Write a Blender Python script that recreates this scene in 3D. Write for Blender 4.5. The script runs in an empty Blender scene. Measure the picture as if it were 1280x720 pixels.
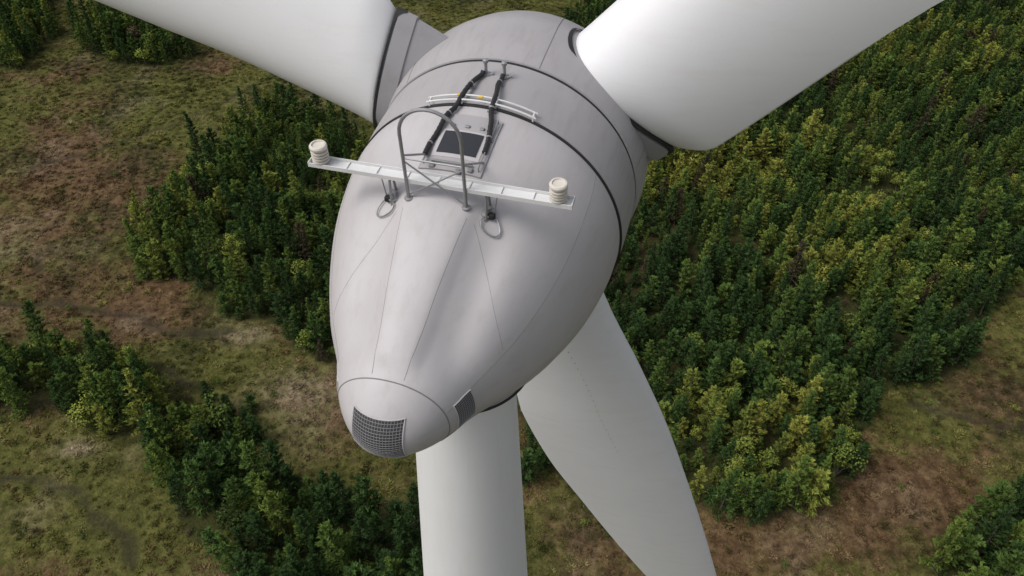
import bpy, math, random
import numpy as np
from mathutils import Vector, Matrix
from mathutils.bvhtree import BVHTree
random.seed(7); rng=np.random.default_rng(7)
scene=bpy.context.scene
scene.view_settings.view_transform='Standard'; scene.view_settings.look='None'; scene.view_settings.exposure=0

# ------------------------------------------------------------------ helpers
def add_mesh(name, verts, faces, mat=None, parent=None, smooth=True, sharp=None):
    me=bpy.data.meshes.new(name); me.from_pydata([tuple(v) for v in verts],[],faces); me.update()
    if smooth:
        me.polygons.foreach_set('use_smooth',[True]*len(me.polygons))
    if sharp is not None:
        me.set_sharp_from_angle(angle=math.radians(sharp))
    ob=bpy.data.objects.new(name,me); scene.collection.objects.link(ob)
    if mat: me.materials.append(mat)
    if parent: ob.parent=parent
    return ob
def tube_geo(pts,r,n=8,closed=False):
    pts=[Vector(p) for p in pts]; V=[];F=[]; m=len(pts)
    rr=r if hasattr(r,'__len__') else [r]*m
    up=None
    for i,p in enumerate(pts):
        if closed: t=(pts[(i+1)%m]-pts[i-1])
        else: t=pts[min(i+1,m-1)]-pts[max(i-1,0)]
        t.normalize()
        if up is None:
            up=Vector((0,0,1)) if abs(t.z)<.9 else Vector((1,0,0))
        a=(up-t*up.dot(t)).normalized(); b=t.cross(a); up=a
        for k in range(n):
            an=2*math.pi*k/n
            V.append(p+(a*math.cos(an)+b*math.sin(an))*rr[i])
    for i in range(m if closed else m-1):
        for k in range(n):
            j=(i+1)%m
            F.append((i*n+k,i*n+(k+1)%n,j*n+(k+1)%n,j*n+k))
    if not closed:
        F.append(tuple(range(n))[::-1]); F.append(tuple((m-1)*n+k for k in range(n)))
    return V,F
class Geo:
    def __init__(s): s.V=[];s.F=[]
    def add(s,V,F):
        o=len(s.V); s.V+= [Vector(v) for v in V]; s.F+=[tuple(i+o for i in f) for f in F]; return s
    def tube(s,pts,r,n=8,closed=False): return s.add(*tube_geo(pts,r,n,closed))
    def box(s,c,d,rot=None,bev=0.0):
        c=Vector(c); x,y,z=[q/2 for q in d]
        b=min(bev,x*.9,y*.9,z*.9)
        V=[];F=[]
        if b<=0:
            for sx in(-1,1):
                for sy in(-1,1):
                    for sz in(-1,1): V.append(Vector((sx*x,sy*y,sz*z)))
            F=[(0,1,3,2),(4,6,7,5),(0,4,5,1),(2,3,7,6),(0,2,6,4),(1,5,7,3)]
        else:
            prof=[(x-b,-y),(x,-y+b),(x,y-b),(x-b,y),(-x+b,y),(-x,y-b),(-x,-y+b),(-x+b,-y)]
            lev=[(-z,1),(-z+b,0),(z-b,0),(z,1)]
            for zz,ins in lev:
                for px,py in prof:
                    if ins: V.append(Vector((px-math.copysign(b*.7,px),py-math.copysign(b*.7,py),zz)))
                    else: V.append(Vector((px,py,zz)))
            for i in range(3):
                for k in range(8): F.append((i*8+k,i*8+(k+1)%8,(i+1)*8+(k+1)%8,(i+1)*8+k))
            F.append(tuple(range(8))[::-1]); F.append(tuple(24+k for k in range(8)))
        if rot is not None: V=[rot@v for v in V]
        return s.add([v+c for v in V],F)
    def lathe(s,prof,c=(0,0,0),n=24,rot=None):
        V=[];F=[];c=Vector(c)
        for r,z in prof:
            for k in range(n):
                a=2*math.pi*k/n; v=Vector((r*math.cos(a),r*math.sin(a),z))
                if rot is not None: v=rot@v
                V.append(v+c)
        for i in range(len(prof)-1):
            for k in range(n): F.append((i*n+k,i*n+(k+1)%n,(i+1)*n+(k+1)%n,(i+1)*n+k))
        F.append(tuple(range(n))[::-1]); F.append(tuple((len(prof)-1)*n+k for k in range(n)))
        return s.add(V,F)
    def obj(s,name,mat,parent=None,smooth=True,sharp=35): return add_mesh(name,s.V,s.F,mat,parent,smooth,sharp)

def newmat(name):
    m=bpy.data.materials.new(name); m.use_nodes=True
    nt=m.node_tree; b=nt.nodes['Principled BSDF']; return m,nt,b
def nd(nt,typ,**kw):
    n=nt.nodes.new(typ)
    for k,v in kw.items(): setattr(n,k,v)
    return n
def noise(nt,vec,scale,detail=4,rough=.55):
    n=nd(nt,'ShaderNodeTexNoise'); n.inputs['Scale'].default_value=scale; n.inputs['Detail'].default_value=detail
    n.inputs['Roughness'].default_value=rough
    if vec is not None: nt.links.new(vec,n.inputs['Vector'])
    return n.outputs['Fac']
def ramp(nt,fac,stops):
    n=nd(nt,'ShaderNodeValToRGB'); e=n.color_ramp.elements
    while len(e)<len(stops): e.new(.5)
    for i,(p,c) in enumerate(stops):
        e[i].position=p; e[i].color=(c,c,c,1) if not hasattr(c,'__len__') else (*c,1)
    nt.links.new(fac,n.inputs[0]); return n.outputs[0]
def mix(nt,fac,a,b,mode='MIX'):
    n=nd(nt,'ShaderNodeMix',data_type='RGBA',blend_type=mode)
    for sock,v in((n.inputs[0],fac),(n.inputs[6],a),(n.inputs[7],b)):
        if hasattr(v,'is_linked'): nt.links.new(v,sock)
        elif hasattr(v,'__len__'): sock.default_value=(*v,1)
        else: sock.default_value=v
    return n.outputs[2]
def math_(nt,op,a,b):
    n=nd(nt,'ShaderNodeMath',operation=op)
    for sock,v in((n.inputs[0],a),(n.inputs[1],b)):
        if hasattr(v,'is_linked'): nt.links.new(v,sock)
        else: sock.default_value=v
    return n.outputs[0]
def paint(name,col,rough,dirt=.12,streak=None,bump=.0,metal=0):
    m,nt,b=newmat(name)
    tc=nd(nt,'ShaderNodeTexCoord').outputs['Object']
    mp=nd(nt,'ShaderNodeMapping'); nt.links.new(tc,mp.inputs[0])
    mp.inputs['Scale'].default_value=streak or (1,1,1)
    f1=noise(nt,tc,.5,4,.6); f2=noise(nt,mp.outputs[0],2.2,5,.65); f3=noise(nt,tc,45,2,.5)
    c=mix(nt,ramp(nt,f1,[(.3,0),(.75,1)]),col,[x*(1-dirt) for x in col])
    c=mix(nt,math_(nt,'MULTIPLY',ramp(nt,f2,[(.5,0),(.8,1)]),.6),c,[x*(1-2.2*dirt)*k for x,k in zip(col,(1,.97,.92))])
    c=mix(nt,math_(nt,'MULTIPLY',ramp(nt,f3,[(.62,0),(.75,1)]),.25),c,[x*.7 for x in col])
    nt.links.new(c,b.inputs['Base Color'])
    r=nd(nt,'ShaderNodeMapRange'); nt.links.new(f2,r.inputs[0]); r.inputs[3].default_value=rough-.06; r.inputs[4].default_value=rough+.12
    nt.links.new(r.outputs[0],b.inputs['Roughness']); b.inputs['Metallic'].default_value=metal
    if bump:
        bp=nd(nt,'ShaderNodeBump'); bp.inputs['Strength'].default_value=bump; bp.inputs['Distance'].default_value=.01
        nt.links.new(f2,bp.inputs['Height']); nt.links.new(bp.outputs[0],b.inputs['Normal'])
    return m
M_body=paint('nacelle_paint',(.455,.435,.445),.5,.10,(2.2,.35,2.2),.1)
M_hub=paint('hub_paint',(.35,.335,.345),.48,.13,(2.5,.5,2.5),.1)
M_blade=paint('blade_gelcoat',(.74,.74,.76),.42,.04,(.3,.3,1.5))
M_tower=paint('tower_paint',(.71,.71,.72),.5,.04,(2,2,.15))
M_root=paint('root_fairing_paint',(.27,.265,.28),.45,.12)
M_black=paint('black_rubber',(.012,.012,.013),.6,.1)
M_seam=paint('panel_gap',(.20,.19,.195),.7,.1)
M_steel=paint('galvanised_steel',(.33,.33,.34),.42,.2,metal=.5)
M_alu=paint('white_aluminium',(.68,.68,.68),.4,.1)
M_glass=paint('smoked_glass',(.03,.032,.037),.12,.1)
M_cream=paint('sensor_plastic',(.62,.58,.52),.45,.1)
M_dark=paint('vent_dark',(.04,.04,.045),.7,.1)
M_mesh=paint('vent_wire',(.24,.235,.24),.5,.1)
M_yel=paint('yellow_tag',(.7,.45,.03),.5,.1)

# ------------------------------------------------------------------ turbine frame
PSI=15.4; TILT=4.0; RG=2.69
C=Vector((-.37,0,85.36))
turb=bpy.data.objects.new('wind_turbine',None); scene.collection.objects.link(turb)
nac=bpy.data.objects.new('nacelle',None); scene.collection.objects.link(nac); nac.parent=turb
MN=Matrix.Translation(C)@Matrix.Rotation(math.radians(-PSI),4,'Z')@Matrix.Rotation(math.radians(TILT),4,'X')
fwd=Vector((math.sin(math.radians(PSI)),math.cos(math.radians(PSI)),0))
tw=C-fwd*2.3; turb.location=(tw.x,tw.y,0)
nac.matrix_parent_inverse=Matrix.Identity(4); nac.matrix_local=Matrix.Translation(Vector((-tw.x,-tw.y,0)))@MN

def pchip(xs,ys):
    xs=np.array(xs,float);ys=np.array(ys,float);h=np.diff(xs);d=np.diff(ys)/h;m=np.zeros(len(xs))
    m[0]=d[0];m[-1]=d[-1]
    for i in range(1,len(xs)-1):
        if d[i-1]*d[i]>0: m[i]=2*d[i-1]*d[i]/(d[i-1]+d[i])*1.0
    def f(x):
        i=int(min(max(np.searchsorted(xs,x)-1,0),len(xs)-2)); t=(x-xs[i])/h[i]
        return ((2*t**3-3*t**2+1)*ys[i]+(t**3-2*t**2+t)*h[i]*m[i]+(-2*t**3+3*t**2)*ys[i+1]+(t**3-t**2)*h[i]*m[i+1])
    return f
SE=6.08
wf=pchip([.5,1,2,3,4,5,6.1],[2.64,2.60,2.43,2.12,1.67,1.08,.72])
tf=pchip([.5,1,2,3,4,5,6.1],[2.64,2.63,2.53,2.29,1.87,1.32,.98])
bf=pchip([.5,1,2,3,4,5,6.1],[2.64,2.53,2.15,1.65,1.1,.58,.28])
sst=lambda a,b,x:(lambda t:t*t*(3-2*t))(min(max((x-a)/(b-a),0),1))
XS=lambda s:.60-.115*(s-2)
def body(s,phi):
    k=1.0
    if s>5.0:
        q=min((s-5.0)/(SE-5.0),1); k=math.sqrt(max(0,1-q**2.3))
    zc=.36*sst(3,6.1,s)
    w=wf(s)*k; ht=(tf(s)-zc)*k; hb=(bf(s)+zc)*k
    n=2/2.12 if s>.9 else 2/(2+.12*max(0,(s-.5)/.4))
    sp,cp=math.sin(phi),math.cos(phi)
    x=w*math.copysign(abs(sp)**n,sp); z=(ht if cp>0 else hb)*math.copysign(abs(cp)**n,cp)
    if cp>0:
        xs=XS(s); amt=.07*sst(1.9,3.0,s)*(1-sst(5.0,5.3,s))
        e=(abs(x)-xs); z+=amt*(1-sst(-.02,.22,e))
        d=.18*math.exp(-((abs(x)-(xs+.45))/.34)**2)*sst(2.3,3.4,s)*(1-sst(4.4,5.3,s))
        z-=d
    return Vector((x,-s,z+zc))
NS,NP=150,320
sv=[.58+(5.0-.58)*i/109 for i in range(110)]+[5.0+(SE-5.0)*math.sin(math.pi/2*(i+1)/40) for i in range(39)]+[SE-1e-4]
V=[body(s,2*math.pi*k/NP) for s in sv for k in range(NP)]
F=[(i*NP+k,(i+1)*NP+k,(i+1)*NP+(k+1)%NP,i*NP+(k+1)%NP) for i in range(len(sv)-1) for k in range(NP)]
F.append(tuple((len(sv)-1)*NP+k for k in range(NP))[::-1])
bo=add_mesh('rear_cover',V,F,M_body,nac)
bvh=BVHTree.FromPolygons(V,F)
def down(x,s,off=0):
    h=bvh.ray_cast(Vector((x,-s,6)),Vector((0,0,-1)))
    if h[0] is None: return None
    n=h[1] if h[1].z>0 else -h[1]
    return h[0]+n*off
def side(s,z,off=0,sx=1):
    h=bvh.ray_cast(Vector((6*sx,-s,z)),Vector((-sx,0,0)))
    if h[0] is None: return None
    n=h[1] if h[1].x*sx>0 else -h[1]
    return h[0]+n*off
g=Geo()
for sx in(-1,1):
    g.tube([down(sx*(XS(s)+.03),s,-.004) for s in np.linspace(2.95,5.32,40)],.0065,6)
    pts=[body(s,sx*math.radians(62+4*(s-3)))for s in np.linspace(.6,5.35,60)]; g.tube(pts,.004,6)
    pts=[body(s,sx*math.radians(118))for s in np.linspace(.6,5.35,60)]; g.tube(pts,.008,6)
    g.tube([body(2.95+1.25*t+.25*math.sin(math.pi*t),sx*math.radians(16+48*t)) for t in np.linspace(0,1,30)],.003,6)
g.tube([body(5.38,2*math.pi*k/160) for k in range(160)],.010,6,closed=True)
g.obj('panel_gaps',M_seam,nac)
def rev(name,prof,mat,n=200):
    gg=Geo(); V=[];F=[]
    for r,y in prof:
        for k in range(n):
            a=2*math.pi*k/n; V.append(Vector((r*math.sin(a),y,r*math.cos(a))))
    for i in range(len(prof)-1):
        for k in range(n): F.append((i*n+k,i*n+(k+1)%n,(i+1)*n+(k+1)%n,(i+1)*n+k))
    gg.add(V,F); return gg.obj(name,mat,nac,True,30)
YR=.82
rev('rear_seal',[(2.4,-.585),(RG-.03,-.585),(RG-.015,-.575),(RG-.015,-.54),(RG-.025,-.525),(2.4,-.525)],M_black)
rev('generator_ring',[(2.4,-.53),(RG-.05,-.53),(RG-.02,-.50),(RG,-.2),(RG+.01,.2),(RG+.01,YR-.04),(RG-.02,YR-.02),(2.4,YR-.02)],M_hub)
rev('rotor_seal',[(2.4,YR-.03),(RG+.008,YR-.03),(RG+.008,YR+.03),(2.4,YR+.03)],M_black)
sp=pchip([.8,1.5,2.2,3.0,3.7,4.3,4.7],[2.72,2.79,2.77,2.54,2.15,1.55,.95])
prof=[(2.3,YR+.025),(2.69,YR+.025)]+[(sp(y)*(math.sqrt(max(0,1-((y-4.2)/.85)**2)) if y>4.2 else 1),y) for y in np.linspace(YR+.04,5.049,70)]
rev('spinner',prof,M_hub)
g=Geo()
for k in range(6):
    a=2*math.pi*(k+.25)/6
    g.tube([Vector(((sp(y)+.001)*math.sin(a),y,(sp(y)+.001)*math.cos(a))) for y in np.linspace(YR+.05,4.1,40)],.008,6)
g.obj('spinner_panel_gaps',M_seam,nac)

# ------------------------------------------------------------------ blades
HUB=Vector((-.25,2.0,.05)); CONE=math.radians(6.3)
Tfn=pchip([2.2,2.8,3.4,4.5,7,9,11,14,18,23,28,41],[2.4,2.6,2.75,2.78,2.80,3.0,3.35,3.45,3.20,2.75,2.1,.4])
Lfn=pchip([2.2,3.2,6,9,13,18,28,41],[.72,.70,.74,.95,1.1,1.05,.7,.2])
Hfn=pchip([2.2,4,8,14,28,41],[1.6,1.35,.9,.6,.32,.08])
Wfn=pchip([2.2,5,10,18,41],[9,9,8,5,0])
def section(r,b,grow=0,L=None,T=None,H=None,tws=None,n=28):
    a=math.radians(b); A0=Vector((0,1,0)); R0=Vector((math.cos(a),0,math.sin(a))); Tn=Vector((math.sin(a),0,-math.cos(a)))
    B=R0*math.cos(CONE)+A0*math.sin(CONE); A=A0*math.cos(CONE)-R0*math.sin(CONE)
    L=(Lfn(r) if L is None else L)+grow; T=(Tfn(r) if T is None else T)+grow; H=(Hfn(r) if H is None else H)+grow*2
    tw_=math.radians(Wfn(r) if tws is None else tws)
    cd=Tn*math.cos(tw_)-A*math.sin(tw_); nd_=A*math.cos(tw_)+Tn*math.sin(tw_)
    o=HUB+B*r; c=L+T; loop=[]
    def th(x): return 1.0*(2.969*math.sqrt(x)-1.26*x-3.516*x*x+2.843*x**3-1.015*x**4)
    for side_ in(1,-1):
        for i in range(n):
            u=i/n if side_==1 else 1-i/n
            x=.5*(1-math.cos(math.pi*u))
            t=th(x)*H*.5 + .012
            cam=-.06*c*(1-(2*x-1)**2)*.6
            loop.append(o+cd*(-L+x*c)-nd_*(t*side_*(1.12 if side_==1 else .8))+nd_*(cam))
    return loop
def loft(loops,caps=True):
    V=[v for l in loops for v in l]; n=len(loops[0]); F=[]
    for i in range(len(loops)-1):
        for k in range(n): F.append((i*n+k,i*n+(k+1)%n,(i+1)*n+(k+1)%n,(i+1)*n+k))
    if caps: F.append(tuple(range(n))); F.append(tuple((len(loops)-1)*n+k for k in range(n))[::-1])
    return V,F
B3=-73.0; RB=2.74
FK=dict(L=.80,H=1.55,tws=9)
for bi,b in enumerate((B3+240,B3+120,B3)):
    rs=[RB,RB+.01,RB+.05,2.87,2.95,3.1,3.25,3.4,3.6,3.8,4,4.5,5]+list(np.linspace(5.6,40.8,50))
    loops=[]
    for j,r in enumerate(rs):
        cut=.38*max(0,1-(r-RB)/.7)**2
        loops.append(section(r,b,grow=(-.05 if j==0 else (-.015 if j==1 else 0)),T=Tfn(r)-cut))
    add_mesh('blade_%d'%(bi+1),*loft(loops),M_blade,nac,True,50)
    d=RB-2.92
    fr=[(.9,-.12),(1.6,-.05),(2.3+d,0),(2.44+d,.01),(2.46+d,.055),(2.82+d,.055),(2.84+d,.0),(RB-.03,-.02)]
    add_mesh('blade_root_fairing_%d'%(bi+1),*loft([section(r,b,gr,T=2.24-.12*(2.5-r),**FK) for r,gr in fr]),M_root,nac,True,30)
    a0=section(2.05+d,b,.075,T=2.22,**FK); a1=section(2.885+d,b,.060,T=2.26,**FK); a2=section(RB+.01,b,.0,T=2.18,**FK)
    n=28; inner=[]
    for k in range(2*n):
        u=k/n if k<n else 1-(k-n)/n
        x=.5*(1-math.cos(math.pi*u)); f=min(1,max(0,1-(.015+(1.15*(1-x)**7 if bi==0 else 0)+.25*x**40)))  # first blade: seal widened at leading edge, black there stands in for fairing shade
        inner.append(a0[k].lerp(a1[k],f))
    add_mesh('blade_seal_and_shade_%d'%(bi+1),*loft([inner,a1,a2],False),M_black,nac,True,30)
g=Geo()
for r in np.arange(6,13,.30):
    lp=section(r,B3); p=lp[12]; q=section(r+.05,B3)[12]
    d=(q-p).normalized(); nn=Vector((0,-1,0))
    g.add([p-d*.025,p+d*.025,p+d*.025+nn*.03,p-d*.025+nn*.02],[(0,1,2,3)])
g.obj('vortex_tabs',M_root,nac,False,None)

# ------------------------------------------------------------------ tower
g=Geo(); prof=[]
for z in np.linspace(0,83.4,50): prof.append((1.02+(83.4-z)*.043,z))
prof+= [(1.02,83.6)]
g.lathe(prof,n=96); g.obj('tower',M_tower,turb,True,30)
g=Geo()
for z in (60,67,74): g.lathe([(1.02+(83.4-z)*.043+.003,z),(1.02+(83.4-z)*.043+.003,z+.02)],n=96)
g.obj('tower_joints',M_tower,turb,True,30)
g=Geo(); g.lathe([(1.0,83.1),(1.30,83.12),(1.36,83.18),(1.36,83.3),(1.25,83.35),(1.25,84)],n=80); g.obj('yaw_collar',M_body,turb,True,30)
g=Geo(); g.tube([Vector((1.37*math.cos(a),1.37*math.sin(a),83.24)) for a in np.linspace(0,2*math.pi,100)[:-1]],.03,6,True); g.obj('yaw_seal',M_black,turb)

# ------------------------------------------------------------------ roof equipment
sur=lambda x,s:down(x,s,0)
bs=2.68; bz=sur(0,bs).z+.24
g=Geo(); g.box((0,-bs,bz),(4.2,.22,.018)); g.box((0,-bs+.11,bz+.025),(4.2,.014,.075)); g.box((0,-bs-.11,bz+.025),(4.2,.014,.075))
for x in np.linspace(-2.0,2.0,9): g.box((x,-bs,bz+.02),(.03,.2,.02))
for x in (-2.107,2.107): g.box((x,-bs,bz+.028),(.014,.234,.085))
g.obj('sensor_beam',M_alu,nac,False,None)
g=Geo()
for x in(-.78,.78):
    for ds in(-.12,.12):
        p=sur(x,bs+ds); g.tube([p-Vector((0,0,.03)),Vector((x*1.0,-bs-ds*.4,bz))],.022,8)
    p=sur(x,bs); 
    g.lathe([(.12,0),(.12,.03),(.06,.05),(.05,.12)],p,20)
g.obj('beam_feet',M_steel,nac)
g=Geo()
for x,sg in((-.85,-1),(.85,1)):
    c=sur(x,bs+.16)+Vector((0,0,.03))
    pts=[]
    for i in range(70):
        a=i/69*4.4*math.pi; rr=.15+.012*math.sin(3*a)
        X=c.x+rr*math.cos(a); S=-c.y+rr*.9*math.sin(a); p=down(X,S,.03+.02*i/69); pts.append(p)
    g.tube(pts,.010,6)
    g.tube([c+Vector((0,.1,0)),c+Vector((.05*sg,.14,.18)),Vector((x+.1*sg,-bs,bz-.02)),Vector((1.7*sg,-bs,bz-.03))],.012,6)
g.obj('sensor_cables',M_steel,nac)
g=Geo()
for x in(-.85,.85):
    c=sur(x,bs+.06)+Vector((0,0,.07)); g.box(c,(.12,.1,.1),None,.02)
g.obj('cable_glands',M_black,nac)
def ribbed(x,name):
    p=Vector((x,-bs,bz+.02)); pr=[(.09,0),(.09,.04)]
    z=.05
    for i in range(4): pr+=[(.075,z),(.135,z+.008),(.135,z+.030),(.075,z+.038)]; z+=.052
    pr+=[(.09,z),(.135,z+.02),(.14,z+.06),(.125,z+.085),(.10,z+.09),(.095,z+.065),(.02,z+.06)]
    gg=Geo(); gg.lathe(pr,p,32); return gg.obj(name,M_cream,nac,True,30)
ribbed(-1.93,'ultrasonic_sensor_a'); ribbed(1.88,'ultrasonic_sensor_b')
g=Geo(); hs=2.80; hw=.47
def hoop(hs,hw,H):
    zb=sur(hw,hs).z-.02; zt=zb+H; pts=[Vector((-hw,-hs,zb))]
    pts+=[Vector((-hw,-hs,zb+t*(H-hw))) for t in (.2,.4,.6,.8,1)]
    pts+=[Vector((-hw*math.cos(a),-hs,zt-hw+hw*math.sin(a))) for a in np.linspace(.2,math.pi-.2,16)]
    pts+=[Vector((hw,-hs,zb+t*(H-hw))) for t in (1,.8,.6,.4,.2,0)]
    return pts,zb,zt
pts,zb,zt=hoop(hs,hw,1.72); g.tube(pts,.028,10)
for sx in(-1,1):
    g.tube([Vector((sx*hw,-hs,zb+.75)),Vector((-sx*hw,-hs+.01*sx,zb+.08))],.014,6)
    g.tube([Vector((sx*hw,-hs,zb+.85)),sur(sx*hw,hs-.95)],.018,6)
    g.lathe([(.07,0),(.07,.02),(.04,.03)],sur(sx*hw,hs),14)
g.tube([Vector((-hw,-hs,zb+.8)),Vector((hw,-hs,zb+.8))],.014,6)
g.obj('safety_hoop',M_steel,nac)
def plate(name,x0,x1,s0,s1,off,mat,nx=10,ns=10,thick=.02):
    V=[];F=[]
    for o in(off,off+thick):
        for j in range(ns+1):
            for i in range(nx+1):
                x=x0+(x1-x0)*i/nx; s=s0+(s1-s0)*j/ns; V.append(down(x,max(s,.62),0)+Vector((0,0,o)))
    W=nx+1;N=(nx+1)*(ns+1)
    for j in range(ns):
        for i in range(nx):
            a=j*W+i; F.append((a+N,a+N+W,a+N+W+1,a+N+1)); F.append((a,a+1,a+W+1,a+W))
    ring=[i for i in range(W)]+[j*W+nx for j in range(1,ns+1)]+[ns*W+i for i in range(nx-1,-1,-1)]+[j*W for j in range(ns-1,0,-1)]
    for k in range(len(ring)):
        a,b_=ring[k],ring[(k+1)%len(ring)]; F.append((a,b_,b_+N,a+N))
    return add_mesh(name,V,F,mat,nac,True,30)
plate('hatch_base_plate',-.52,.52,.86,2.2,.012,M_hub)
plate('hatch_frame',-.40,.40,1.28,1.92,.02,M_body,thick=.02)
plate('hatch_glass',-.33,.33,1.34,1.84,.045,M_glass,thick=.010)
g=Geo()
for x in(-.25,0,.25): g.box(sur(x,1.18)+Vector((0,0,.04)),(.08,.06,.05),None,.01)
for sx in(-1,1):
    g.tube([sur(sx*.46,.95)+Vector((0,0,.02)),sur(sx*.46,.95)+Vector((0,0,.10)),sur(sx*.46,2.1)+Vector((0,0,.10)),sur(sx*.46,2.1)+Vector((0,0,.02))],.012,8)
g.box(sur(0,2.05)+Vector((0,0,.05)),(.7,.04,.04),None,.01)
for x,s in((-.3,2.15),(.15,2.2),(.33,2.13)): g.box(sur(x,s)+Vector((0,0,.04)),(.09,.09,.07),None,.015)
g.obj('hatch_fittings',M_steel,nac,True,30)
def topz(x,s):
    return down(x,s,0) if s>.62 else Vector((x,-s,math.sqrt((RG if s>-YR else sp(max(.8,-s)))**2-x*x)))
g=Geo(); clamps=Geo()
for pl in ([(-.47,2.0),(-.49,1.7),(-.43,1.3),(-.42,1.0),(-.34,.6),(-.28,.2),(-.24,-.1),(-.16,-.32)],[(.45,1.75),(.43,1.4),(.36,1.0),(.26,.7),(.25,.3),(.19,0),(.2,-.3)]):
    P=[]
    for i in range(len(pl)-1):
        for t in np.linspace(0,1,9)[:-1]:
            x=pl[i][0]*(1-t)+pl[i+1][0]*t; s=pl[i][1]*(1-t)+pl[i+1][1]*t; P.append(topz(x,s)+Vector((0,0,.09+.025*math.sin(7*s))))
    P.append(topz(*pl[-1])+Vector((0,0,.16)))
    for _ in range(2): P=[(P[max(i-1,0)]+P[i]+P[min(i+1,len(P)-1)])/3 for i in range(len(P))]
    rr=[.040+(.007 if i%2 else 0) for i in range(len(P))]
    g.tube(P,rr,8)
    for i in range(8,len(P)-6,17):
        clamps.tube([P[i],P[i]+(P[i+1]-P[i])*.5],.052,10); clamps.box(P[i]+Vector((0,0,-.06)),(.15,.05,.03))
g.obj('black_cables',M_black,nac); clamps.obj('cable_clamps',M_steel,nac)
g=Geo()
for x in(-.14,.2):
    p=topz(x,-.36); g.lathe([(.09,-.02),(.09,.03),(.03,.04),(.03,.24),(.05,.25),(.05,.30),(.015,.32)],p,16); g.tube([p+Vector((.04,0,.0)),p+Vector((.14,.0,.05))],.02,6)
g.obj('lightning_rods',M_steel,nac)
g=Geo()
zz=lambda x,s,h:Vector((x,-s,topz(x,s).z+h))
for so_,h in((.56,.07),(.42,.07)):
    g.tube([zz(x,so_,h) for x in np.linspace(-.95,1.0,30)],.016,8)
for x in(-.9,-.3,.3,.95):
    g.tube([zz(x,.56,-.02),zz(x,.56,.07),zz(x,.42,.07),zz(x,.42,-.02)],.014,6)
g.obj('curved_rail',M_alu,nac)
g=Geo(); g.box(zz(.02,.49,.10),(.09,.05,.03),None,.008); g.box(zz(-.38,.46,.10),(.05,.05,.03),None,.008); g.obj('yellow_tags',M_yel,nac)

# ------------------------------------------------------------------ vents
def vent(name,fn,u0,u1,v0,v1,nu,nv):
    P=lambda u,v,off:fn(u0+(u1-u0)*u,v0+(v1-v0)*v,off)
    V=[];F=[];N=16
    for j in range(N+1):
        for i in range(N+1): V.append(P(i/N,j/N,.004))
    if any(v is None for v in V): return
    for j in range(N):
        for i in range(N): F.append((j*(N+1)+i,j*(N+1)+i+1,(j+1)*(N+1)+i+1,(j+1)*(N+1)+i))
    add_mesh(name+'_recess',V,F,M_dark,nac)
    g=Geo()
    for i in range(1,nu): g.tube([P(i/nu,t,.010) for t in np.linspace(0,1,12)],.0048,4)
    for j in range(1,nv): g.tube([P(t,j/nv,.010) for t in np.linspace(0,1,12)],.0048,4)
    g.obj(name+'_mesh',M_mesh,nac)
    g=Geo(); per=[(t,0) for t in np.linspace(0,1,12)[:-1]]+[(1,t) for t in np.linspace(0,1,12)[:-1]]+[(1-t,1) for t in np.linspace(0,1,12)[:-1]]+[(0,1-t) for t in np.linspace(0,1,12)[:-1]]
    g.tube([P(u,v,.004) for u,v in per],.013,8,True); g.obj(name+'_frame',M_body,nac)
def rear(x,z,off):
    h=bvh.ray_cast(Vector((x,-9,z)),Vector((0,1,0)))
    if h[0] is None: return None
    n=h[1] if h[1].y<0 else -h[1]
    return h[0]+n*off
vent('rear_vent',rear,-.42,.38,.06,.82,18,18)
vent('side_vent',lambda s,z,off:side(s,z,off,1),4.87,5.22,.0,.62,9,15)
vent('side_vent_far',lambda s,z,off:side(s,z,off,-1),4.87,5.22,.0,.62,9,15)

# ------------------------------------------------------------------ landscape
def vnoise(x,y,sc,seed=0):
    x=np.asarray(x)/sc;y=np.asarray(y)/sc
    xi=np.floor(x).astype(np.int64);yi=np.floor(y).astype(np.int64);fx=x-xi;fy=y-yi
    fx=fx*fx*(3-2*fx);fy=fy*fy*(3-2*fy)
    def h(a,b):
        n=(a*374761393+b*668265263+seed*974711)&0xffffffff
        n=((n^(n>>13))*1274126177)&0xffffffff
        return ((n^(n>>16))&0xffff)/65535.
    return (h(xi,yi)*(1-fx)+h(xi+1,yi)*fx)*(1-fy)+(h(xi,yi+1)*(1-fx)+h(xi+1,yi+1)*fx)*fy
def fbm(x,y,sc,seed=0,o=4):
    t=0;a=.5;n=0
    for i in range(o): t=t+a*vnoise(x,y,sc/2**i,seed+i*17); n+=a; a*=.5
    return t/n
def gz(x,y): return (fbm(x,y,60,3,3)-.5)*3.0+(fbm(x,y,6,9,2)-.5)*.5
def inpoly(x,y,P):
    x=np.asarray(x,float);y=np.asarray(y,float);c=np.zeros(x.shape,bool);n=len(P)
    for i in range(n):
        x1,y1=P[i];x2,y2=P[(i+1)%n]
        if y1==y2: continue
        c^=((y1>y)!=(y2>y))&(x<(x2-x1)*(y-y1)/(y2-y1)+x1)
    return c
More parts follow.
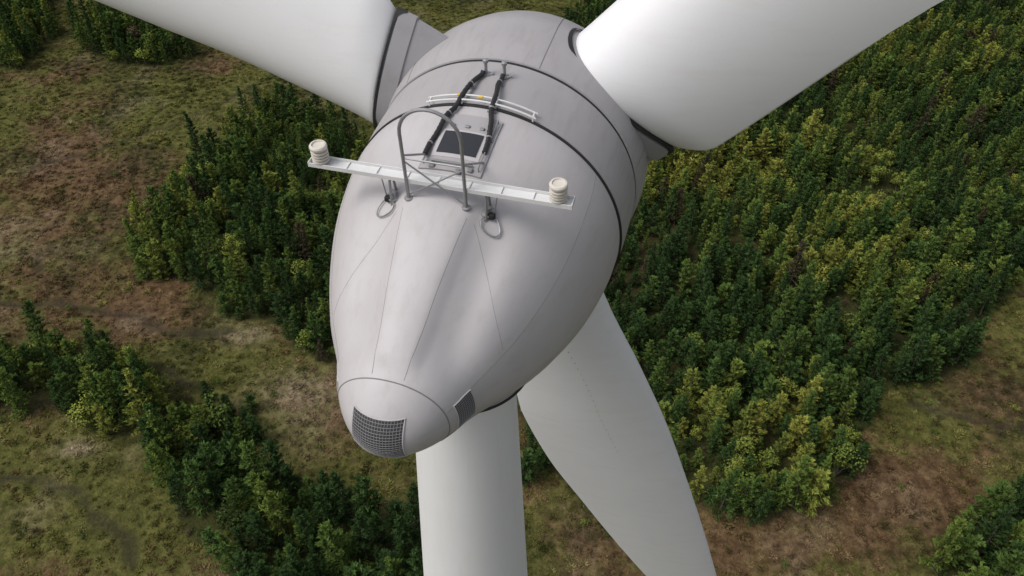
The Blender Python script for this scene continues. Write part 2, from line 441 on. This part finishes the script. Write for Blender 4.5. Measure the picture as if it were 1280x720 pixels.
POLY=[
 [(-66,92),(-72,112),(-69,124),(-64,134),(-57,151),(-40,144),(-24,131),(-6,102),(-5,76),(-27,73),(-33,75),(-39,81),(-49,89)],
 [(-6,102),(-5,76),(2,50),(10,50),(24,46),(34,44.5),(47,49),(54,57.5),(59,67),(69,71.5),(76,82),(91,92),(113,102),(220,160),(220,270),(60,270),(25,215),(16,190),(5,140)],
 [(-51,61),(-39,61),(-34,52),(-23,47),(-13,42),(-10,28),(-34,28),(-36,38),(-46,51)],
 [(-69,63),(-64,69),(-54,66.5),(-50,58),(-64,59)],
 [(-100,73),(-62,72),(-62,66),(-77,64),(-100,61)],
 [(-190,250),(-132,212),(-116,182),(-117,167),(-150,165),(-190,180)],
 [(-115,215),(-96,212),(-80,176),(-98,168),(-112,185)],
 [(54,39.5),(68,44),(90,45),(85,20),(50,20)],
]
def forest_d(x,y):
    wx=x+(fbm(x,y,12,21,3)-.5)*10; wy=y+(fbm(x,y,12,55,3)-.5)*10
    m=np.zeros(np.shape(x),bool)
    for P in POLY: m|=inpoly(wx,wy,P)
    return m
def gauss(x,y,cx,cy,rx,ry): return np.exp(-((x-cx)/rx)**2-((y-cy)/ry)**2)
def zones(x,y):
    gr=.66+1.3*(fbm(x,y,24,77,4)-.5)
    for a in ((-55,150,45,14,.35),(-110,190,40,20,.25),(-70,50,30,14,.3),(-45,48,14,12,.3),(-20,38,14,10,.2),(75,35,20,8,.15),(0,190,40,30,.3)): gr=gr+a[4]*gauss(x,y,*a[:4])
    for a in ((-95,115,22,20,.40),(-72,90,25,10,.35),(60,47,28,9,.5),(90,70,22,16,.4),(15,42,10,10,.35),(-58,80,18,7,.2),(-85,135,18,14,.2)): gr=gr-a[4]*gauss(x,y,*a[:4])
    pale=.03+1.6*np.clip(fbm(x,y,9,133,4)-.60,0,1)
    for a in ((-44,78,4.5,2.2,.8),(-33,66,6,4,.6),(-62,55,3,1.3,.9),(-30,60,5,6,.3),(52,92,9,9,.15)): pale=pale+a[4]*gauss(x,y,*a[:4])
    return np.clip(gr,0,1),np.clip(pale,0,1)
def boggy(x,y): return np.clip((fbm(x,y,13,707,4)-.53)*5,0,1)*.65
def seg_d(x,y,P):
    d=np.full(np.shape(x),1e9)
    for (x1,y1),(x2,y2) in zip(P[:-1],P[1:]):
        t=np.clip(((x-x1)*(x2-x1)+(y-y1)*(y2-y1))/((x2-x1)**2+(y2-y1)**2),0,1)
        d=np.minimum(d,np.hypot(x-x1-t*(x2-x1),y-y1-t*(y2-y1)))
    return d
TR=[[(-120,60),(-77,64),(-66,69.5),(-56,70),(-48,66)],[(-84,94),(-86,97),(-85,101)],[(-100,126),(-84,137),(-70,148),(-62,160)],[(-110,82),(-86,86),(-70,84),(-56,79),(-46,80)],[(-95,40),(-70,50),(-58,47),(-48,38)],[(60,62),(75,58),(95,64)]]
def track(x,y):
    wx=x+(fbm(x,y,7,91,2)-.5)*4; wy=y+(fbm(x,y,7,92,2)-.5)*4; t=0
    for P in TR: t=np.maximum(t,np.exp(-(seg_d(wx,wy,P)/.75)**2))
    return t
def axis(c,n,dense,far):
    u=np.linspace(-1,1,n)
    return c+dense*u+ (far-dense)*np.sign(u)*np.abs(u)**9
gx=axis(0,560,230,4000); gy=axis(110,520,200,4000)
X,Y=np.meshgrid(gx,gy); x_,y_=X.ravel(),Y.ravel(); tk=track(x_,y_)
Zg=gz(x_,y_)-.25*tk
n=len(gx); m_=len(gy); V=np.stack([x_,y_,Zg],1)
idx=np.arange(n*m_).reshape(m_,n); F=np.stack([idx[:-1,:-1].ravel(),idx[:-1,1:].ravel(),idx[1:,1:].ravel(),idx[1:,:-1].ravel()],1)
me=bpy.data.meshes.new('ground'); me.from_pydata(V.tolist(),[],F.tolist()); me.update()
me.polygons.foreach_set('use_smooth',[True]*len(me.polygons))
gr,pale=zones(x_,y_); fo=forest_d(x_,y_).astype(float)
for nm,arr in(('green',gr),('pale',pale),('forest',fo),('track',tk),('bog',boggy(x_,y_))):
    a=me.attributes.new(nm,'FLOAT','POINT'); a.data.foreach_set('value',arr.astype(np.float32))
ground=bpy.data.objects.new('ground',me); scene.collection.objects.link(ground)
BR=[(.28,(.040,.025,.012)),(.5,(.100,.060,.030)),(.72,(.18,.118,.062))]
OL=[(.28,(.029,.034,.009)),(.5,(.080,.082,.020)),(.75,(.150,.145,.042))]
PALE=(.32,.25,.175)
def attr(nt,name,t='GEOMETRY',out='Fac'):
    a=nd(nt,'ShaderNodeAttribute',attribute_type=t,attribute_name=name); return a.outputs[out]
m,nt,b=newmat('heathland')
pos=nd(nt,'ShaderNodeNewGeometry').outputs['Position']
n1=noise(nt,pos,.09,4,.62); n2=noise(nt,pos,.6,5,.68); n3=noise(nt,pos,2.6,2,.7)
f=math_(nt,'ADD',attr(nt,'green'),math_(nt,'MULTIPLY',math_(nt,'SUBTRACT',n1,.5),1.6))
f=math_(nt,'ADD',f,math_(nt,'MULTIPLY',math_(nt,'SUBTRACT',n3,.5),.9))
c=mix(nt,ramp(nt,f,[(.3,0),(.62,1)]),ramp(nt,n2,BR),ramp(nt,n2,OL))
c=mix(nt,math_(nt,'MULTIPLY',attr(nt,'pale'),ramp(nt,n2,[(.35,.1),(.65,1)])),c,PALE)
c=mix(nt,math_(nt,'MULTIPLY',attr(nt,'bog'),ramp(nt,n2,[(.40,1),(.62,.35)])),c,(.026,.026,.012))
c=mix(nt,ramp(nt,n3,[(.3,.5),(.5,0)]),c,(.014,.014,.008))
c=mix(nt,math_(nt,'MULTIPLY',attr(nt,'track'),.75),c,(.028,.024,.016))
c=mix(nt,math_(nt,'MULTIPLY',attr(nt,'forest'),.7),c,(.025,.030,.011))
nt.links.new(c,b.inputs['Base Color']); b.inputs['Roughness'].default_value=.95; b.inputs['Specular IOR Level'].default_value=.1
bp=nd(nt,'ShaderNodeBump'); bp.inputs['Strength'].default_value=.8; bp.inputs['Distance'].default_value=.4
nt.links.new(math_(nt,'ADD',n2,math_(nt,'MULTIPLY',n3,.5)),bp.inputs['Height']); nt.links.new(bp.outputs[0],b.inputs['Normal'])
me.materials.append(m)

def leafmat(name,stops):
    m,nt,b=newmat(name)
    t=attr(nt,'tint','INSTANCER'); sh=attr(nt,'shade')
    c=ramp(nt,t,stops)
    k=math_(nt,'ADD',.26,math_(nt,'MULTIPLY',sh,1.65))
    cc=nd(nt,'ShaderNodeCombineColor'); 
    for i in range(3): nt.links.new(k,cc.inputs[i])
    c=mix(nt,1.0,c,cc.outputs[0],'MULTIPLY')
    nt.links.new(c,b.inputs['Base Color']); b.inputs['Roughness'].default_value=.85; b.inputs['Specular IOR Level'].default_value=.0
    return m
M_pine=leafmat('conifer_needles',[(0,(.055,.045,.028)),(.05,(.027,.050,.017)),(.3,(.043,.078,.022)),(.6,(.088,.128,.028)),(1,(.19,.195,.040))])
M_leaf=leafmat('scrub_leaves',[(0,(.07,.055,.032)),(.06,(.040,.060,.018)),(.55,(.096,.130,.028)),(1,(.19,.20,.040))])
M_bark=paint('bark',(.09,.075,.06),.9,.2)
m,nt,b=newmat('heather_tufts')
k=math_(nt,'ADD',.6,math_(nt,'MULTIPLY',attr(nt,'shade'),1.1)); cc=nd(nt,'ShaderNodeCombineColor')
for i in range(3): nt.links.new(k,cc.inputs[i])
nt.links.new(mix(nt,1.0,attr(nt,'tcol','INSTANCER','Color'),cc.outputs[0],'MULTIPLY'),b.inputs['Base Color']); b.inputs['Roughness'].default_value=.9; b.inputs['Specular IOR Level'].default_value=.0
M_tuft=m

def leaf_object(name,P,N,S,shade,mats,extra=None,asp=1.6,D=None):
    V=[];F=[];SH=[];MI=[]
    for i,(p,nn,s,sh) in enumerate(zip(P,N,S,shade)):
        nn=Vector(nn); nn.normalize(); p=Vector(p); o=len(V)
        if D is not None:
            d=D[i].normalized(); w=d.cross(nn)
            if w.length<1e-3: w=d.orthogonal()
            w.normalize()
            V+=[p-d*s*.5-w*s*.30,p-d*s*.5+w*s*.30,p+d*s*.95]; F.append((o,o+1,o+2)); SH+=[sh*.8,sh*.8,min(1,sh*1.25)]; MI.append(0)
        else:
            a=nn.orthogonal().normalized()
            a=Matrix.Rotation(random.uniform(0,6.28),3,nn)@a; bb=nn.cross(a)
            V+=[p-a*s*.5*asp,p-bb*s*.45+nn*s*.12,p+a*s*.5*asp,p+bb*s*.45+nn*s*.1]; F.append((o,o+1,o+2,o+3)); SH+=[sh]*4; MI.append(0)
    if extra:
        o=len(V); V+=extra[0]; F+=[tuple(i+o for i in f) for f in extra[1]]; SH+=[.5]*len(extra[0]); MI+=[1]*len(extra[1])
    me=bpy.data.meshes.new(name); me.from_pydata([tuple(v) for v in V],[],F); me.update()
    for mm in mats: me.materials.append(mm)
    me.polygons.foreach_set('material_index',MI)
    a=me.attributes.new('shade','FLOAT','POINT'); a.data.foreach_set('value',np.array(SH,np.float32))
    return bpy.data.objects.new(name,me)
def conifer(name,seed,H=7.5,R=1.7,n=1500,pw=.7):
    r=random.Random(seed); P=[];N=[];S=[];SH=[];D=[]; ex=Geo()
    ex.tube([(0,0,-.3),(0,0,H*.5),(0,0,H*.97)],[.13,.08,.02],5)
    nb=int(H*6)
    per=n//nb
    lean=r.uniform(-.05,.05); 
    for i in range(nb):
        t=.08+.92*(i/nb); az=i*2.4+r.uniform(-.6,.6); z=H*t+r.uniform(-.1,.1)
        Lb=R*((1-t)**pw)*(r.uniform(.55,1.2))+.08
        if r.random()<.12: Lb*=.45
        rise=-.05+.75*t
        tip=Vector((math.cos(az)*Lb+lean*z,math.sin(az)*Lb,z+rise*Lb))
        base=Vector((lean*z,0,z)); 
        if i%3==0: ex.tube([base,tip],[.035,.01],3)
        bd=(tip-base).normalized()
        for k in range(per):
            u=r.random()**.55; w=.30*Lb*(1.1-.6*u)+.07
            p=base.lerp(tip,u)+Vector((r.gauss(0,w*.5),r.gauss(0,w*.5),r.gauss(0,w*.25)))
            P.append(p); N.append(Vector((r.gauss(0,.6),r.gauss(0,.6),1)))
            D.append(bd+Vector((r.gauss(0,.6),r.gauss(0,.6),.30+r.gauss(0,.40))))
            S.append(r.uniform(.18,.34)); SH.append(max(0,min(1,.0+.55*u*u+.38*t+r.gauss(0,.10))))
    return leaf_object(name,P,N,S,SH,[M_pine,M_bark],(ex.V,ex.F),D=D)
def broad(name,seed,H=4.5,R=1.8,n=1000):
    r=random.Random(seed); P=[];N=[];S=[];SH=[]; ex=Geo()
    lobes=[]
    for i in range(9):
        a=r.uniform(0,6.28); d=R*r.uniform(.1,.75); z=H*r.uniform(.35,.85)-d*.3; lobes.append((Vector((d*math.cos(a),d*math.sin(a),z)),R*r.uniform(.28,.5)))
        ex.tube([(0,0,-.2),(d*.3*math.cos(a),d*.3*math.sin(a),z*.5),lobes[-1][0]],[.08,.05,.02],4)
    for i in range(n):
        c,rad=r.choice(lobes); v=Vector((r.gauss(0,1),r.gauss(0,1),r.gauss(0,1))).normalized(); q=rad*r.uniform(.6,1.15)
        p=c+v*q
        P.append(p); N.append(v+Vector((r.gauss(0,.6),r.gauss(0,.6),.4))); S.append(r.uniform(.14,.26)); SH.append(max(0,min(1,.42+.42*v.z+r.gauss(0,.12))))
    return leaf_object(name,P,N,S,SH,[M_leaf,M_bark],(ex.V,ex.F),1.2)
def tuft(name,seed,n=30):
    r=random.Random(seed); P=[];N=[];S=[];SH=[];D=[]
    for i in range(n):
        a=r.uniform(0,6.28); d=.42*math.sqrt(r.random()); z=.03+.20*(1-(d/.44)**2)*r.uniform(.5,1.1)
        P.append(Vector((d*math.cos(a),d*math.sin(a),z))); N.append(Vector((r.gauss(0,.6),r.gauss(0,.6),.8))); D.append(Vector((math.cos(a)+r.gauss(0,.5),math.sin(a)+r.gauss(0,.5),.9+r.gauss(0,.3)))); S.append(r.uniform(.14,.28)); SH.append(r.uniform(.25,.75))
    return leaf_object(name,P,N,S,SH,[M_tuft],None,1.5,D=D)

def scatter(name,variants,pts,rot,scl,idx,attrs,cols={}):
    col=bpy.data.collections.new(name+'_kinds')
    for v in variants: col.objects.link(v)
    me=bpy.data.meshes.new(name); me.from_pydata(pts.tolist(),[],[]); me.update()
    def put(nm,t,arr,key='value'):
        a=me.attributes.new(nm,t,'POINT'); a.data.foreach_set(key,arr)
    put('rotz','FLOAT_VECTOR',rot.astype(np.float32).ravel(),'vector'); put('scl','FLOAT_VECTOR',scl.astype(np.float32).ravel(),'vector'); put('kind','INT',idx.astype(np.int32))
    for k,v in attrs.items(): put(k,'FLOAT',v.astype(np.float32))
    for k,v in cols.items(): put(k,'FLOAT_VECTOR',v.astype(np.float32).ravel(),'vector')
    ob=bpy.data.objects.new(name,me); scene.collection.objects.link(ob)
    ng=bpy.data.node_groups.new(name+'_scatter','GeometryNodeTree')
    ng.interface.new_socket('Geometry',in_out='INPUT',socket_type='NodeSocketGeometry'); ng.interface.new_socket('Geometry',in_out='OUTPUT',socket_type='NodeSocketGeometry')
    N=ng.nodes; L=ng.links; gi=N.new('NodeGroupInput'); go=N.new('NodeGroupOutput'); ip=N.new('GeometryNodeInstanceOnPoints'); ci=N.new('GeometryNodeCollectionInfo')
    ci.inputs['Collection'].default_value=col; ci.inputs['Separate Children'].default_value=True; ci.inputs['Reset Children'].default_value=True
    def na(nm,t):
        q=N.new('GeometryNodeInputNamedAttribute'); q.data_type=t; q.inputs['Name'].default_value=nm; return q.outputs['Attribute']
    L.new(gi.outputs[0],ip.inputs['Points']); L.new(ci.outputs[0],ip.inputs['Instance']); ip.inputs['Pick Instance'].default_value=True
    L.new(na('kind','INT'),ip.inputs['Instance Index']); er=N.new('FunctionNodeEulerToRotation'); L.new(na('rotz','FLOAT_VECTOR'),er.inputs[0]); L.new(er.outputs[0],ip.inputs['Rotation']); L.new(na('scl','FLOAT_VECTOR'),ip.inputs['Scale'])
    L.new(ip.outputs[0],go.inputs[0])
    md=ob.modifiers.new('scatter','NODES'); md.node_group=ng
    return ob
def jitter(x0,x1,y0,y1,d):
    xs,ys=np.meshgrid(np.arange(x0,x1,d),np.arange(y0,y1,d)); xs=xs.ravel()+rng.uniform(-.5,.5,xs.size)*d*.95; ys=ys.ravel()+rng.uniform(-.5,.5,ys.size)*d*.95; return xs,ys
def darts(x0,x1,y0,y1,N,rad):
    xs=rng.uniform(x0,x1,N); ys=rng.uniform(y0,y1,N)
    k=forest_d(xs,ys)&(np.abs(xs)<.7*(ys+14)+45); xs,ys=xs[k],ys[k]
    cell={}; ox=[];oy=[]
    for a,b in zip(xs.tolist(),ys.tolist()):
        ca,cb=int(a//3),int(b//3); ok=True; rr=rad*random.choice((.7,.9,1,1.2))
        for i in(-1,0,1):
            for j in(-1,0,1):
                for p in cell.get((ca+i,cb+j),()):
                    if (p[0]-a)**2+(p[1]-b)**2<rr*rr: ok=False;break
                if not ok: break
            if not ok: break
        if ok: cell.setdefault((ca,cb),[]).append((a,b)); ox.append(a);oy.append(b)
    return np.array(ox),np.array(oy)
x,y=darts(-180,200,15,260,90000,1.95)
dens=fbm(x,y,14,301,3)
keep=((dens-gauss(x,y,52,80,8,9)*.08)>.27)
x,y=x[keep],y[keep]; n=len(x)
tint=.37+1.1*(fbm(x,y,30,401,3)-.5)+.80*(rng.random(n)-.5)
for a in((40,60,16,10,.12),(33,52,20,7,.12),(-60,105,9,16,.15),(-50,90,15,6,.12),(75,165,30,25,.12)): tint+=a[4]*gauss(x,y,*a[:4])
for a in((-35,45,30,14,.12),(-70,65,30,6,.2),(0,110,20,30,.08),(20,90,14,16,.12)): tint-=a[4]*gauss(x,y,*a[:4])
dead=rng.random(n)<.025
tint=np.where(dead,0,np.clip(tint,.06,1))
isb=(rng.random(n)<(.05+.5*np.clip(fbm(x,y,18,555,3)-.5,0,1)+.30*(tint>.65)))
kind=np.where(isb,5+rng.integers(0,3,n),rng.integers(0,5,n))
s=rng.uniform(.42,1.3,n)*(.75+.5*fbm(x,y,20,601,2))
scl=np.stack([s*rng.uniform(.9,1.2,n),s*rng.uniform(.9,1.2,n),s*rng.uniform(.85,1.15,n)],1)
rot=np.stack([rng.normal(0,.05,n),rng.normal(0,.05,n),rng.uniform(0,6.28,n)],1)
kinds=[conifer('a%d_conifer'%i,40+i,H=[8.0,7,8.8,5.8,7.5][i],R=[1.75,1.75,1.9,1.75,1.5][i],pw=[.7,.55,.8,.5,.65][i]) for i in range(5)]+[broad('b%d_broadleaf'%i,80+i,H=[4.2,5,3.4][i],R=[1.9,1.8,1.7][i]) for i in range(3)]
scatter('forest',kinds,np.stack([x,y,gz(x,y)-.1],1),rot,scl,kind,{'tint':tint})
x,y=jitter(-180,200,15,260,2.4)
ins=forest_d(x,y); gr,_=zones(x,y); bg_=boggy(x,y)
p=np.where(ins,.6,.05+.35*np.clip(gr-.5,0,1)*(fbm(x,y,10,811,3)>.5)+.22*(bg_>.45))
kp=(rng.random(len(x))<p)&(np.abs(x)<.7*(y+14)+45); x,y=x[kp],y[kp]; n=len(x)
s=rng.uniform(.13,.48,n); scl=np.stack([s*1.2,s*1.2,s*.9],1)
scatter('scrub',[broad('s%d_bush'%i,180+i,H=3.6,R=1.9,n=340) for i in range(3)],np.stack([x,y,gz(x,y)-.1],1),np.stack([0*x,0*x,rng.uniform(0,6.28,n)],1),scl,rng.integers(0,3,n),{'tint':np.clip(rng.normal(.22,.22,n),0,.9)})
x,y=jitter(-150,160,20,230,1.15)
kp=(np.abs(x)<(.63*(y+14)+30))&(rng.random(len(x))<.85)&~forest_d(x,y)&(track(x,y)<.3); x,y=x[kp],y[kp]; n=len(x)
gr,pl=zones(x,y); s=rng.uniform(.6,1.7,n)*(.6+.9*fbm(x,y,5,900,2))
def rampnp(v,st):
    ps=[a for a,_ in st]; return np.stack([np.interp(v,ps,[c[i] for _,c in st]) for i in range(3)],1)
v2=np.clip(.5+.9*(fbm(x,y,2.5,71,3)-.5)+.08*rng.normal(size=n),0,1)
ff=np.clip((gr+1.0*(fbm(x,y,11,72,4)-.5)+.15*rng.normal(size=n)-.3)/.32,0,1)[:,None]
tc=rampnp(v2,BR)*(1-ff)+rampnp(v2,OL)*ff
pf=np.clip(pl*v2*1.4,0,1)[:,None]; tc=tc*(1-pf)+np.array(PALE)*pf
bgf=(boggy(x,y)*.85)[:,None]; tc=tc*(1-bgf)+np.array((.030,.032,.013))*bgf
scatter('heather',[tuft('t%d_tuft'%i,280+i) for i in range(5)],np.stack([x,y,gz(x,y)-.04],1),np.stack([0*x,0*x,rng.uniform(0,6.28,n)],1),np.stack([s,s,s*.7],1),rng.integers(0,5,n),{},{'tcol':tc})

# ------------------------------------------------------------------ light
w=bpy.data.worlds.new('World'); scene.world=w; w.use_nodes=True; nt=w.node_tree; bg=nt.nodes['Background']
sky=nt.nodes.new('ShaderNodeTexSky'); sky.sky_type='NISHITA'; sky.sun_disc=False
sd=Vector((-.6,-.2,.85)).normalized(); el=math.asin(sd.z); az=math.atan2(sd.x,sd.y)
sky.sun_elevation=el; sky.sun_rotation=az%(2*math.pi); sky.air_density=1.0; sky.dust_density=4; sky.ozone_density=1
hs_=nt.nodes.new('ShaderNodeHueSaturation'); hs_.inputs['Saturation'].default_value=.35
nt.links.new(sky.outputs[0],hs_.inputs['Color']); nt.links.new(hs_.outputs[0],bg.inputs[0]); bg.inputs[1].default_value=.148
sl=bpy.data.lights.new('sun','SUN'); sl.energy=1.5; sl.angle=math.radians(26); sl.color=(1,.965,.91)
so=bpy.data.objects.new('sun',sl); scene.collection.objects.link(so); so.rotation_euler=sd.to_track_quat('Z','Y').to_euler(); so.location=(-60,-40,150)

# ------------------------------------------------------------------ camera
cam=bpy.data.cameras.new('camera'); co=bpy.data.objects.new('camera',cam); scene.collection.objects.link(co); scene.camera=co
cam.sensor_width=36; cam.lens=36*1000/1280; cam.clip_start=.5; cam.clip_end=12000
co.location=(0,-12.8,95); co.rotation_euler=(math.radians(90-43),0,0)
